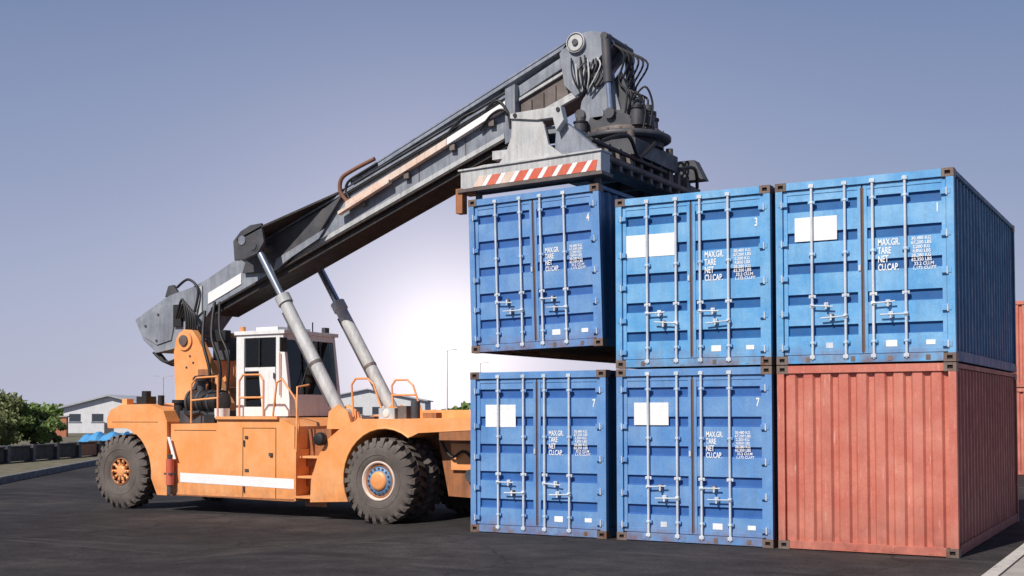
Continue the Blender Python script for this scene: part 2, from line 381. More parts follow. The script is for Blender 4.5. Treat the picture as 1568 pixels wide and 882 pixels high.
mb.box(-10.6,-9.2,2.112,2.1195,1.735,1.748,'orangeD')
mb.cyl((-10.42,2.6,.645),(-10.42,5.0,.645),.18,'greyD')
mb.cyl((-9.35,2.4,1.0),(-8.95,2.4,.5),.02,'white',6)
mb.box(-10.05,-9.75,2.3,2.6,2.12,2.30,'black'); mb.cyl((-9.9,2.45,2.3),(-9.9,2.45,2.42),.10,'black'); 
mb.cyl((-9.40,2.4,2.12),(-9.40,2.4,2.32),.07,'black'); mb.box(-10.55,-10.40,2.35,2.55,2.1,2.25,'orange')
mb.prism([(-8.92,1.42),(-8.84,1.42),(-8.66,.95),(-8.74,.95)],2.105,2.119,'white')
mb.cyl((-8.80,2.08,.40),(-8.80,2.08,.95),.085,'redstripe'); mb.cyl((-8.80,2.08,.95),(-8.80,2.08,1.05),.05,'greyD'); mb.box(-8.90,-8.70,2.0,2.15,.62,.66,'greyD')
mb.cyl((-8.80,2.08,.20),(-8.80,2.08,.395),.06,'greyD')
part(mb,'chassis',.018)

mb=MB()
mb.box(-8.95,-7.9,2.5,4.9,1.71,1.98,'greyD')
mb.cyl((-8.75,2.75,2.18),(-7.95,2.75,2.18),.25,'black',28); mb.cyl((-8.80,2.75,2.18),(-8.75,2.75,2.18),.27,'greyD',28); mb.cyl((-7.95,2.75,2.18),(-7.88,2.75,2.18),.20,'greyD',28)
mb.cyl((-8.5,2.75,2.18),(-8.45,2.75,2.18),.262,'greyD',28); mb.cyl((-8.2,2.75,2.18),(-8.15,2.75,2.18),.262,'greyD',28)
mb.cyl((-9.05,2.6,1.72),(-9.05,2.6,2.15),.12,'black'); mb.cyl((-9.05,2.6,2.15),(-9.05,2.6,2.22),.16,'black')
mb.cyl((-8.55,2.75,2.40),(-8.55,2.75,2.62),.09,'greyD'); mb.cyl((-8.55,2.75,2.62),(-8.55,2.75,2.69),.19,'black'); 
mb.lathe([(.19,0),(.15,.05),(.001,.07)],(-8.55,2.75,2.69),'z','black',20)
mb.hose([(-8.9,2.6,2.0),(-8.6,2.45,1.9),(-8.3,2.5,1.95),(-8.0,2.45,1.8)],.05,'black')
mb.hose([(-9.0,2.9,2.2),(-8.9,3.0,2.6),(-8.6,3.0,2.7)],.06,'greyD')
mb.cyl((-7.72,2.5,1.83),(-7.72,2.5,2.03),.16,'whitep'); mb.box(-8.1,-7.8,2.35,2.6,1.72,1.9,'black')
for i in range(6):
    mb.box(-8.7+i*.14,-8.66+i*.14,2.6,2.9,1.72,1.96,'black')
part(mb,'engine',.008)

mb=MB()
mast=[(-9.62,1.8),(-9.70,3.3),(-9.62,3.62),(-9.40,3.80),(-9.15,3.78),(-8.95,3.55),(-8.45,2.75),(-8.05,2.15),(-7.95,1.8)]
for y0 in (3.06,4.34):
    mb.prism(mast,y0,y0+.2,'orange')
mb.cyl((-9.35,2.98,3.55),(-9.35,4.62,3.55),.12,'brown'); mb.cyl((-9.35,3.02,3.55),(-9.35,3.059,3.55),.22,'orange')
mb.box(-9.4,-8.3,3.261,4.339,1.8,2.5,'orangeD')
mb.prism([(-8.95,2.2),(-8.95,2.9),(-8.6,2.9),(-8.2,2.2)],3.04,3.058,'orangeD')
for (x,z) in ((-9.2,3.2),(-9.1,3.05),(-9.3,2.95)): mb.cyl((x,3.045,z),(x,3.0595,z),.025,'greyD',8)
mb.hose([(-8.6,3.0,2.0),(-8.5,2.95,2.8),(-8.75,3.0,3.5),(-8.9,3.2,4.2)],.035,'black')
mb.hose([(-8.3,3.0,2.0),(-8.2,2.95,2.9),(-8.5,3.0,3.6),(-8.7,3.3,4.4)],.035,'black')
mb.hose([(-8.1,3.0,2.0),(-8.0,3.0,3.1),(-8.35,3.1,3.7),(-8.6,3.35,4.4)],.03,'black')
mb.box(-8.75,-8.25,3.3,3.9,3.1,3.6,'greyD'); mb.box(-8.6,-8.2,3.1,3.29,3.5,3.75,'black')
part(mb,'mast',.012)

mb=MB()
y0,y1=2.90,4.66; xr,xf=-7.69,-6.47
def cabside(ya,yb):
    mb.box(xr,xr+.24,ya,yb,1.86,3.60,'whitep'); mb.box(-6.60,xf,ya,yb,1.86,3.60,'whitep')
    mb.box(xr+.24,-6.60,ya,yb,3.53,3.60,'whitep'); mb.box(xr+.24,-6.60,ya,yb,2.82,2.90,'whitep')
    mb.box(xr+.24,-6.60,ya,yb,1.86,2.06,'whitep'); mb.prism([(-6.98,2.06),(-6.60,2.06),(-6.60,2.82),(-7.06,2.82)],ya,yb,'whitep')
    ym=(ya+yb)/2
    mb.box(xr+.24,-6.60,ym-.004,ym+.004,2.90,3.53,'glass'); mb.box(xr+.24,-7.0,ym-.004,ym+.004,2.06,2.82,'glass')
    mb.box(-7.06,-7.03,ya-.01,ya,2.9,3.53,'black')
    for s in((xr+.225,xr+.24),(-6.60,-6.585)): mb.box(s[0],s[1],ya-.006,ya+.0,2.06,3.53,'black')
cabside(y0,y0+.05); cabside(y1-.05,y1)
for ya in (y0,y1-.09):
    mb.prism([(xf,1.86),(xf,3.60),(-6.40,3.60),(-6.22,2.2),(-6.22,1.86)],ya+.0015,ya+.0865,'whitep')
mb.prism([(-6.45,3.48),(-6.45,3.6),(-6.37,3.6),(-6.36,3.48)],y0+.09,y1-.09,'whitep')
mb.prism([(-6.30,1.86),(-6.30,2.32),(-6.235,2.32),(-6.21,1.86)],y0+.09,y1-.09,'whitep')
mb.prism([(-6.41,3.48),(-6.385,3.48),(-6.26,2.32),(-6.285,2.32)],y0+.09,y1-.09,'glass')
for yy in (3.45,4.05): mb.prism([(-6.38,3.48),(-6.36,3.48),(-6.235,2.32),(-6.255,2.32)],yy,yy+.04,'black')
mb.sweep([(-6.20,3.2,2.35),(-6.26,3.55,2.95)],.012,'black',6)
mb.box(xr,xr+.04,y0+.05,y1-.05,1.86,2.4,'whitep'); mb.box(xr,xr+.04,y0+.05,y1-.05,3.45,3.6,'whitep'); mb.box(xr+.01,xr+.02,y0+.05,y1-.05,2.4,3.45,'glass')
mb.box(xr-.03,-6.33,y0-.04,y1+.04,3.601,3.68,'whitep'); mb.box(-7.4,-6.8,3.2,4.3,3.681,3.78,'whitep')
mb.box(xr,-6.3,y0,y1,1.80,1.859,'greyD')
mb.box(-7.4,-6.95,3.5,4.1,2.0,2.45,'seat'); mb.prism([(-7.5,2.4),(-7.35,2.4),(-7.45,3.2),(-7.58,3.2)],3.52,4.08,'seat'); mb.box(-6.75,-6.45,3.3,4.3,1.9,2.6,'seat')
mb.lathe([(.20,0),(.215,.015),(.20,.03),(.185,.015),(.20,0)],(-6.82,3.8,2.72),'z','black',20)
mb.cyl((-6.82,3.8,2.73),(-6.6,3.8,2.5),.03,'black')
mb.box(-7.05,-6.75,3.1,3.3,2.0,2.55,'seat')
mb.cyl((-6.42,2.86,3.45),(-6.2,2.7,3.45),.012,'black',6); mb.box(-6.22,-6.18,2.58,2.78,3.2,3.5,'black')
mb.cyl((-6.9,4.5,3.68),(-6.9,4.5,3.95),.015,'black',6); mb.cyl((-6.45,2.86,2.3),(-6.45,2.86,3.2),.015,'orange',8)
mb.cyl((-6.62,2.87,2.65),(-6.62,2.87,2.78),.015,'black',6)
mb.cyl((-7.55,2.95,3.68),(-7.55,2.95,3.78),.06,'orange',12); mb.box(-6.45,-6.35,3.1,3.25,3.685,3.80,'greyD'); mb.box(-6.45,-6.35,4.25,4.4,3.685,3.80,'greyD')
part(mb,'operator_cab',.008)

mb=MB()
def railseq(pts,r=.021):
    for a,b in zip(pts[:-1],pts[1:]): mb.cyl(a,b,r,'orange',8)
ry=2.24
railseq([(-8.35,ry,1.72),(-8.35,ry,2.55),(-8.2,ry,2.68),(-7.6,ry,2.70)])
railseq([(-8.35,ry,2.2),(-7.6,ry,2.25)]); railseq([(-7.6,ry,1.83),(-7.6,ry,2.70)])
railseq([(-7.0,ry,1.86),(-7.0,ry,2.6),(-6.9,ry,2.72),(-6.45,ry,2.72),(-6.35,ry,2.6),(-6.35,ry,1.86)])
railseq([(-7.0,ry,2.25),(-6.35,ry,2.25)]); railseq([(-6.1,ry,1.83),(-6.0,ry,2.55),(-5.85,ry,2.62),(-5.5,ry,2.2),(-5.4,ry,1.5)])
for yy in (2.9,4.3):
    railseq([(-4.55,yy,1.85),(-4.6,yy,2.5),(-4.5,yy,2.62),(-4.2,yy,2.62),(-4.05,yy,2.5),(-3.85,yy,1.98)])
railseq([(-4.6,4.3,2.3),(-4.0,4.3,2.3)])
part(mb,'hand_rails',0)

mb=MB()
for y in (2.86,4.74):
    a=Vector((-4.78,y,1.82)); b=Vector((-7.08,y,5.48)); d=(b-a).normalized(); ln=(b-a).length
    mb.cyl(a,a+d*ln*.68,.135,'greyL',24); mb.cyl(a+d*ln*.655,a+d*ln*.70,.165,'greyL',24)
    mb.cyl(a+d*ln*.30,a+d*ln*.315,.145,'brown',24)
    mb.cyl(a+d*ln*.70,b,.085,'chrome',20)
    mb.cyl(a+Vector((0,-.12,0)),a+Vector((0,.12,0)),.2,'greyL',24); mb.cyl(b+Vector((0,-.12,0)),b+Vector((0,.12,0)),.13,'greyD',20)
    mb.sweep([a+d*.4+Vector((-.16,0,-.08)),a+d*2.7+Vector((-.16,0,-.08))],.02,'greyD',6)
    for yy in (-.2,.13): mb.prism([(-5.05,1.6),(-5.0,1.95),(-4.78,2.1),(-4.52,1.95),(-4.4,1.6)],y+yy,y+yy+.07,'orange')
part(mb,'lift_cylinders',.006)

mb=MB()
outer=[(-11.28,4.11),(-10.90,4.30),(-10.21,4.62),(-9.5,4.78),(-9.01,4.95),(-8.1,5.36),(-5.2,6.52),(-1.05,8.10),(-1.05,7.30),(-5.21,5.72),(-8.87,4.28),(-9.35,3.78),(-9.9,3.42),(-10.58,3.32),(-11.0,3.62)]
mb.prism(outer,3.40,4.20,'grey')
def strip(x0,z0,x1,z1,t,y0,y1,m): mb.prism([(x0,z0),(x0,z0+t),(x1,z1+t),(x1,z1)],y0,y1,m)
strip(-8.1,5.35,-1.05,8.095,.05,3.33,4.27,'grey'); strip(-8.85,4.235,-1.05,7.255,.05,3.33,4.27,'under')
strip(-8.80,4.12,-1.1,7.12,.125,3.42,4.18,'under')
for x in (-7.2,-5.9,-3.3,-2.2):
    z=lambda q:4.28+(q+8.87)*.388
    mb.prism([(x,z(x)+.03),(x,z(x)+.80),(x+.03,z(x)+.81),(x+.03,z(x)+.04)],3.392,3.3995,'brown')
strip(-6.6,5.20,-1.3,7.24,.10,3.388,3.3992,'greyL')
mb.prism([(-1.22,8.17),(-1.0,8.25),(-1.0,7.18),(-1.22,7.10)],3.29,4.31,'grey')
mb.prism([(-11.15,4.05),(-10.3,4.42),(-9.9,4.40),(-10.1,3.6),(-10.55,3.5),(-10.95,3.7)],3.37,3.399,'grey')
for (x,z) in [(-10.9,3.95),(-10.5,4.2),(-10.55,3.6)]: mb.cyl((x,3.35,z),(x,3.37,z),.03,'greyD',8)
mb.prism([(-10.35,4.60),(-10.25,4.85),(-10.1,4.87),(-9.95,4.68)],3.42,3.50,'greyD')
mb.prism([(-8.98,4.37),(-8.98,4.62),(-8.0,5.02),(-8.0,4.77)],3.38,3.399,'white')
mb.prism([(-9.3,4.1),(-9.3,4.75),(-9.15,4.80),(-9.15,4.2)],3.36,3.399,'greyL')
strip(-5.05,6.18,-2.55,7.22,.14,3.26,3.387,'tan'); strip(-2.54,7.224,-1.2,7.80,.14,3.26,3.387,'white')
strip(-5.2,6.05,-3.9,6.60,.07,3.2,3.32,'tan')
for x in (-4.7,-3.6,-2.5,-1.6): mb.box(x,x+.12,3.30,3.387,6.18+(x+5.05)*.416-.12,6.18+(x+5.05)*.416-.002,'brown')
for k,(dz,r) in enumerate([(.42,.022),(.50,.018),(.56,.022)]):
    mb.cyl((-6.3,3.36,5.70+dz-.10),(-1.1,3.36,7.72+dz-.10),r,'greyD' if k else 'black',8)
for x in (-4.6,-3.4,-2.2,-1.4): mb.box(x,x+.08,3.45,3.6,6.52+(x+5.2)*.381,6.52+(x+5.2)*.381+.25,'greyD')
strip(-5.0,6.70,.12,8.84,.06,3.38,3.75,'grey'); strip(-4.9,6.83,.1,8.92,.035,3.38,3.42,'grey'); strip(-4.9,6.83,.1,8.92,.035,3.70,3.74,'grey')
strip(-4.9,6.78,.1,8.88,.04,3.50,3.56,'black')
mb.hose([(-5.02,3.34,6.30),(-5.20,3.30,6.55),(-5.15,3.28,6.82),(-4.85,3.3,6.98),(-4.35,3.34,7.16)],.045,'hose',10)
mb.hose([(-4.94,3.36,6.30),(-5.08,3.34,6.55),(-5.02,3.33,6.74),(-4.75,3.35,6.88),(-4.3,3.36,7.06)],.03,'black',10)
mb.hose([(-1.9,3.34,7.55),(-1.6,3.28,7.85),(-1.35,3.25,7.95),(-1.15,3.28,7.7),(-1.1,3.3,7.4)],.03,'black',8)
mb.hose([(-1.8,3.32,7.45),(-1.5,3.25,7.70),(-1.2,3.22,7.75),(-1.0,3.3,7.5)],.025,'black',8)
mb.hose([(-2.9,3.38,7.2),(-2.5,3.3,7.5),(-2.2,3.32,7.75),(-1.8,3.4,7.9)],.025,'black',8)
for sgn in (-1,1):
    yb=CY+sgn*.43; yo=CY+sgn*1.05
    zz=lambda x:5.34+(x+8.1)*.400
    vs=[(-8.1,yb,zz(-8.1)+.08),(-5.15,yb,zz(-5.15)+.10),(-6.85,yo,5.90),(-7.55,yo,5.66)]
    vs=vs+[(a,b,c-.05) for a,b,c in vs]
    mb.add(vs,[(0,1,2,3),(4,5,6,7),(0,1,5,4),(1,2,6,5),(2,3,7,6),(3,0,4,7)],'under')  # wing gusset, underside shade painted over all its faces
    mb.prism([(-7.62,5.20),(-7.66,5.62),(-7.45,5.82),(-7.18,5.93),(-6.88,5.95),(-6.80,5.55),(-6.98,5.32),(-7.3,5.22)],min(yo,yo-sgn*.07),max(yo,yo-sgn*.07),'greyD')
    mb.cyl((-7.08,yo+sgn*.03,5.48),(-7.08,CY+sgn*.40,5.48),.09,'greyD'); mb.cyl((-7.40,yo+sgn*.02,5.62),(-7.40,yo-sgn*.07,5.62),.10,'grey')
    ya,yb2=sorted((CY+sgn*.414,CY+sgn*.50))
    mb.prism([(-7.9,5.0),(-7.7,5.5),(-5.6,6.25),(-5.15,6.48),(-5.75,5.75),(-6.9,5.0)],ya,yb2,'greyD')
mb.prism([(-7.0,4.98),(-6.9,5.25),(-6.3,5.5),(-5.6,5.80),(-5.75,5.60),(-6.5,5.25)],3.27,3.299,'grey')
for k in range(5):
    o=k*.07
    mb.hose([(-9.9+o,3.33,4.1),(-9.6+o,3.22,4.5-o),(-9.45+o,3.2,4.0),(-9.5+o,3.25,3.5),(-9.2+o,3.3,3.3+o)],.028,'black')
for k in range(3):
    mb.hose([(-10.7,3.42+k*.1,3.33),(-10.3,3.4+k*.1,3.10-k*.03),(-9.9,3.4+k*.1,3.2),(-9.6,3.4,3.5)],.03,'black')
mb.hose([(-9.9,3.36,4.8),(-9.5,3.3,4.95),(-9.2,3.3,4.7),(-9.3,3.3,4.2)],.03,'black')
mb.box(-10.0,-9.75,3.33,3.399,3.9,4.4,'black')
inner=[(-1.1,8.02),(.12,8.55),(.42,8.3),(.35,7.92),(-1.1,7.38)]
mb.prism(inner,3.48,4.12,'brown')
strip(-1.0,7.36,.30,7.86,.14,3.40,3.479,'greyL'); strip(-1.0,7.93,.10,8.38,.06,3.42,3.479,'greyL')
strip(-1.0,8.02,.10,8.52,.22,3.44,4.16,'grey')
for i in range(4): mb.box(-.8+i*.26,-.72+i*.26,3.45,3.4795,7.60+i*.1,7.95+i*.1,'brown')
head=[(-.08,8.72),(.10,8.93),(.30,9.03),(.58,9.05),(.95,8.95),(1.02,8.78),(.74,8.50),(.55,8.25),(.42,7.95),(.25,7.86),(.02,8.1)]
for y in (3.38,4.08): mb.prism(head,y,y+.14,'grey')
mb.prism([(.0,8.6),(.3,8.95),(.9,8.88),(.6,8.5),(.3,8.1)],3.521,4.079,'greyD')
mb.cyl((.29,3.31,8.86),(.29,4.29,8.86),.19,'greyL',28); mb.cyl((.29,3.28,8.86),(.29,3.309,8.86),.06,'greyD')
mb.lathe([(.17,-.012),(.17,0),(.155,0),(.155,-.012),(.17,-.012)],(.29,3.309,8.86),'y','greyD',28)
mb.cyl((.93,3.2,8.86),(.93,4.4,8.86),.07,'greyD')
part(mb,'boom',.01)

mb=MB()
link=[(.28,7.25),(.36,7.75),(.62,8.12),(.80,8.32),(.98,8.26),(1.05,7.9),(1.20,7.35),(1.0,7.15),(.5,7.12)]
for y in (3.42,4.04): mb.prism(link,y,y+.12,'grey')
mb.cyl((.72,3.36,8.12),(.72,4.2,8.12),.13,'greyD'); mb.box(.4,1.1,3.541,4.039,7.3,7.8,'brown')
mb.cyl((.75,3.30,7.45),(.75,3.419,7.45),.12,'grey'); mb.cyl((.35,3.36,7.5),(.35,3.419,7.5),.1,'greyD')
for y in (3.28,4.32):
    mb.cyl((.93,y,8.86),(.98,y,8.0),.085,'greyD',16); mb.cyl((.98,y,8.0),(1.02,y,7.45),.05,'chrome',14); mb.cyl((1.02,y-.06,7.42),(1.02,y+.06,7.42),.1,'greyD',14)
rg=random.Random(3)
for k in range(14):
    a=rg.uniform(-.12,.12); y=3.32+rg.uniform(0,.35)
    mb.hose([(.12+k*.035,y,8.55+a),(.2+k*.035,y-.12,8.2+a),(.33+k*.02,y-.05,7.95+a*.5),(.3+k*.045,y-.1,8.3),(.5+k*.02,y,8.5)],.017,'black' if k%4 else 'greyL',6)
for k in range(6):
    y=3.4+k*.15
    mb.hose([(.95,y,8.8),(1.25+.03*k,y,8.5),(1.12,y+.05,8.05),(1.3+.02*k,y,7.8),(1.25,y,7.35)],.022,'black',6)
mb.prism([(1.0,8.1),(1.12,8.25),(1.38,7.6),(1.30,7.3),(1.1,7.3)],3.5,3.6,'greyD')
mb.box(1.05,1.3,3.4,4.2,7.15,7.5,'greyD')
part(mb,'boom_head_link',.008)

mb=MB()
cx=.98
mb.lathe([(.001,0),(.80,0),(.86,.03),(.86,.09),(.80,.12),(.001,.12)],(cx+.12,3.75,6.93),'z','greyD',40)
mb.lathe([(.66,0),(.66,.1),(.001,.1)],(cx+.12,3.75,7.05),'z','brown',36)
mb.lathe([(.72,-.14),(.72,0),(.001,0)],(cx+.12,3.75,6.93),'z','under',36)
for k in range(20):
    a=k*2*math.pi/20; mb.cyl((cx+.12+.76*math.cos(a),3.75+.76*math.sin(a),7.04),(cx+.12+.76*math.cos(a),3.75+.76*math.sin(a),7.09),.025,'brown',6)
mb.prism([(.45,7.14),(.6,7.4),(1.3,7.4),(1.75,7.14)],3.3,4.2,'greyD')
for (x,y,h) in [(1.55,3.3,.50),(1.62,3.62,.42),(1.45,4.2,.45),(.45,3.2,.25)]:
    mb.cyl((x,y,7.14),(x,y,7.14+h*.6),.12,'greyD',16); mb.cyl((x,y,7.14+h*.6),(x,y,7.14+h*.7),.14,'black',16); mb.cyl((x,y,7.14+h*.7),(x,y,7.14+h),.09,'greyD',16)
mb.hose([(1.5,3.2,7.6),(1.75,3.2,7.8),(1.85,3.3,7.5),(1.8,3.3,7.1)],.02,'black'); mb.hose([(1.4,3.2,7.4),(1.6,3.1,7.7),(1.75,3.2,7.4),(1.7,3.2,7.0)],.02,'black')
mb.box(.30,1.75,2.75,2.95,6.50,6.80,'greyD'); mb.box(.30,1.75,4.55,4.75,6.50,6.80,'greyD')
mb.box(.30,.5,2.95,4.55,6.50,6.80,'greyD'); mb.box(1.55,1.75,2.95,4.55,6.50,6.80,'greyD')
for x in (.42,1.62):
    for y in (2.85,4.65): mb.cyl((x,y,6.2),(x,y,6.95),.07,'brown',12)
for x0,x1 in ((.36,.74),(1.22,1.60)):
    mb.box(x0,x1,1.2,5.8,6.12,6.50,'greyD'); mb.box(x0+.04,x1-.04,.70,1.2,6.16,6.46,'greyD'); mb.box(x0+.04,x1-.04,5.8,6.45,6.16,6.46,'greyD')
for y in (1.2,2.2,3.2,4.2,5.2,5.7): mb.box(.741,1.219,y,y+.14,6.15,6.45,'greyD')
mb.cyl((1.68,1.4,6.25),(1.68,5.6,6.25),.06,'brown',12); mb.cyl((1.72,1.0,6.42),(1.72,4.2,6.42),.04,'black',10)
for k in range(10):
    y=1.3+k*.45; mb.box(1.601,1.70,y,y+.1,6.10,6.50,'brown')
mb.hose([(1.7,1.5,6.5),(1.85,2.2,6.7),(1.8,2.8,6.45),(1.85,3.4,6.8)],.035,'black'); mb.hose([(1.66,4.6,6.5),(1.9,5.2,6.65),(1.7,5.9,6.4)],.035,'black')
sl=math.tan(math.radians(1.4))
def endbeam(ya,yb,near):
    z=lambda x:5.66+(x+.46)*sl
    mb.prism([(-.46,z(-.46)),(-.46,z(-.46)+.36),(.0,z(0)+.41),(2.16,z(2.16)+.36),(2.16,z(2.16))],ya,yb,'greyL' if near else 'greyD')
    mb.prism([(-.50,z(-.5)-.02),(-.50,z(-.5)+.04),(2.20,z(2.2)+.04),(2.20,z(2.2)-.02)],ya-.05,yb+.03,'brown')
    mb.prism([(-.50,z(-.5)+.35),(-.50,z(-.5)+.38),(2.18,z(2.2)+.39),(2.18,z(2.2)+.36)],ya-.03,yb+.03,'greyL')
    for x in (-.20,2.02):
        mb.cyl((x,(ya+yb)/2,5.45),(x,(ya+yb)/2,5.75),.06,'greyD',12)
    if near:
        for k in range(9):
            x=-.22+k*.265; a=x+.17
            zz=lambda q:z(q)+.055
            mb.prism([(x,zz(x)),(x+.12,zz(x+.12)+.17),(min(a+.12,2.1),zz(a+.12)+.17),(min(a,2.1),zz(a))],ya-.008,ya-.002,'redstripe' if k>2 or k==1 else 'tan')
            if k<8: mb.prism([(a+.001,zz(a)),(a+.121,zz(a)+.172),(x+.264+.12,zz(a)+.176),(x+.264,zz(a+.1))],ya-.0075,ya-.002,'white')
endbeam(.46,.80,True); endbeam(5.95,6.30,False)
leg=[(.52,6.82),(.50,6.50),(.40,6.25),(.22,6.02),(1.55,6.03),(1.20,6.30),(1.12,6.62),(1.08,6.70),(.9,6.80)]
mb.prism(leg,.50,.56,'greyL'); mb.prism([(.50,6.80),(.50,6.88),(1.44,6.90),(1.50,6.66),(1.36,6.50),(1.30,6.72),(1.0,6.72)],.46,.62,'greyL')
mb.prism([(1.25,6.05),(1.30,6.72),(1.45,6.66),(1.75,6.40),(2.1,6.10)],.60,.78,'grey')
mb.box(.50,1.5,.62,1.3,6.50,6.62,'grey')
for x in (.60,1.40): mb.cyl((x,.44,6.84),(x,.459,6.84),.035,'black',10)
mb.box(-.1,.30,.9,1.2,6.25,6.40,'greyL'); mb.box(.2,.36,.9,1.2,6.2,6.45,'brown')
mb.prism([(1.3,6.5),(1.4,6.9),(1.75,6.9),(1.95,6.5)],5.6,5.9,'greyD')
mb.box(-.55,-.42,.44,.60,5.30,5.72,'orangeD'); mb.box(2.16,2.24,5.95,6.2,5.45,5.85,'greyD'); mb.box(-.55,-.42,5.95,6.2,5.30,5.72,'orangeD')
mb.cyl((2.05,5.9,6.0),(2.05,6.45,6.0),.16,'greyD'); mb.cyl((1.9,6.2,6.15),(2.3,6.2,6.15),.09,'black')
part(mb,'spreader',.008)

# ------------------------------------------------------------------ ground
m,nt,b=newmat('asphalt')
tc=N(nt,'ShaderNodeTexCoord'); v=tc.outputs['Object']
big=ramp(nt,noise(nt,v,.16,6,.6),[(.36,(.018,.017,.019)),(.52,(.029,.027,.029)),(.68,(.054,.049,.048))])
med=ramp(nt,noise(nt,v,1.6,10,.75),[(.32,(.5,.5,.5)),(.68,(1.6,1.54,1.49))])
c=mixc(nt,1,big,med,'MULTIPLY')
agg=ramp(nt,noise(nt,v,22,5,.85),[(.35,(.5,.5,.5)),(.58,(1.2,1.2,1.2)),(.72,(3.0,2.8,2.6))])
c=mixc(nt,1,c,agg,'MULTIPLY')
mp=N(nt,'ShaderNodeMapping'); mp.inputs['Scale'].default_value=(.25,2.4,1); mp.inputs['Rotation'].default_value=(0,0,.12); nt.links.new(v,mp.inputs[0])
trk=ramp(nt,noise(nt,mp.outputs[0],.8,6,.65),[(.55,(0,0,0)),(.70,(.8,.8,.8))]); c=mixc(nt,trk,c,(.070,.063,.060))
trk=ramp(nt,noise(nt,mp.outputs[0],.45,4,.6),[(.58,(0,0,0)),(.68,(.8,.8,.8))]); c=mixc(nt,trk,c,(.014,.013,.014))
vo=N(nt,'ShaderNodeTexVoronoi',feature='DISTANCE_TO_EDGE'); vo.inputs['Scale'].default_value=.22
wv=N(nt,'ShaderNodeVectorMath',operation='ADD'); nz=N(nt,'ShaderNodeTexNoise'); nz.inputs['Scale'].default_value=.8; nz.inputs['Detail'].default_value=6
nt.links.new(v,nz.inputs['Vector']); nt.links.new(v,wv.inputs[0]); nt.links.new(nz.outputs['Color'],wv.inputs[1]); nt.links.new(wv.outputs[0],vo.inputs['Vector'])
ck=ramp(nt,vo.outputs['Distance'],[(.0,(1,1,1)),(.005,(0,0,0))])
c=mixc(nt,ck,c,(.012,.011,.011))
nt.links.new(c,b.inputs['Base Color']); b.inputs['Roughness'].default_value=.88; b.inputs['Specular IOR Level'].default_value=.3
bp=N(nt,'ShaderNodeBump'); bp.inputs['Strength'].default_value=.8; bp.inputs['Distance'].default_value=.015
nt.links.new(noise(nt,v,30,6,.7),bp.inputs['Height']); nt.links.new(bp.outputs[0],b.inputs['Normal'])
M['asphalt']=m
xs=[-2500,-60,-10,-3.2,-2.6,-1.9,-1.2,-.6,-.2,0,8,2500]
def gz(x):
    if x>=-.2: return 0
    if x<=-3.2: return GZ
    t=(-.2-x)/3.0; return GZ*(t*t*(3-2*t))
mb=MB(); ys=[-2500,-20,0,40,2500]
vv=[(x,y,gz(x)) for y in ys for x in xs]; nx=len(xs)
mb.add(vv,[(j*nx+i,j*nx+i+1,(j+1)*nx+i+1,(j+1)*nx+i) for j in range(len(ys)-1) for i in range(nx-1)],'asphalt',True)
mb.build('asphalt_ground')
M['concrete']=paint('pale_concrete',(.30,.28,.265),(.42,.39,.36),.4,.2,rough=.85,dirt=(.18,.16,.15),rustcol=(.16,.14,.13))
M['kerbc']=paint('grey_kerb_concrete',(.12,.13,.14),(.20,.20,.20),.4,.2,rough=.85,dirt=(.08,.08,.08),rustcol=(.07,.06,.06))
M['grassy']=paint('dry_grass_verge',(.10,.10,.055),(.19,.16,.11),.5,.1,rough=.95,rustcol=(.05,.08,.03))
M['linep']=paint('worn_white_line',(.60,.57,.53),(.42,.40,.38),.8,.1,rough=.8,rustcol=(.10,.10,.10))
mb=MB(); mb.box(8.28,14.0,-14,60,-.02,.004,'concrete'); mb.build('concrete_apron')
mb=MB(); mb.box(8.08,8.25,-14,60,-.02,.005,'linep'); mb.build('painted_line')

def along(p0,p1,t,off=0):
    d=Vector((p1[0]-p0[0],p1[1]-p0[1])); n=Vector((-d.y,d.x)).normalized(); return (p0[0]+d.x*t+n.x*off,p0[1]+d.y*t+n.y*off)
k0=(-14.7,-1.1); k1=(-48.4,44.6)
mb=MB(); nseg=56
for i in range(nseg):
    a=along(k0,k1,i/nseg+.0004); bq=along(k0,k1,(i+1)/nseg-.0004); c2=along(k0,k1,(i+1)/nseg-.0004,.2); d2=along(k0,k1,i/nseg+.0004,.2)
    mb.prismz([a,bq,c2,d2],GZ-.02,GZ+.20,'kerbc')
mb.build('kerb',.01)
mb=MB(); mb.prismz([along(k0,k1,-.3,.2),along(k0,k1,1.6,.2),along(k0,k1,1.6,90),along(k0,k1,-.3,90)],GZ-.02,GZ+.10,'grassy'); mb.build('grass_verge')
mb=MB()
b0=(-25.2,2.0); b1=(-41.0,39.0)
for i in range(20):
    a=along(b0,b1,i/20+.002); bq=along(b0,b1,(i+1)/20-.002); c2=along(b0,b1,(i+1)/20-.002,.35); d2=along(b0,b1,i/20+.002,.35)
    mb.prismz([a,bq,c2,d2],GZ+.15,GZ+.70,'under' if i%5 else 'orangeD')
    mb.prismz([along(b0,b1,i/20+.002,-.06),along(b0,b1,(i+1)/20-.002,-.06),along(b0,b1,(i+1)/20-.002,.4),along(b0,b1,i/20+.002,.4)],GZ+.701,GZ+.76,'under')
    e=along(b0,b1,i/20,-.1); f=along(b0,b1,i/20+.006,-.1); g=along(b0,b1,i/20+.006,.45); h=along(b0,b1,i/20,.45)
    mb.prismz([e,f,g,h],GZ+.08,GZ+.80,'greyD')
mb.build('flat_rail_wagon',.01)

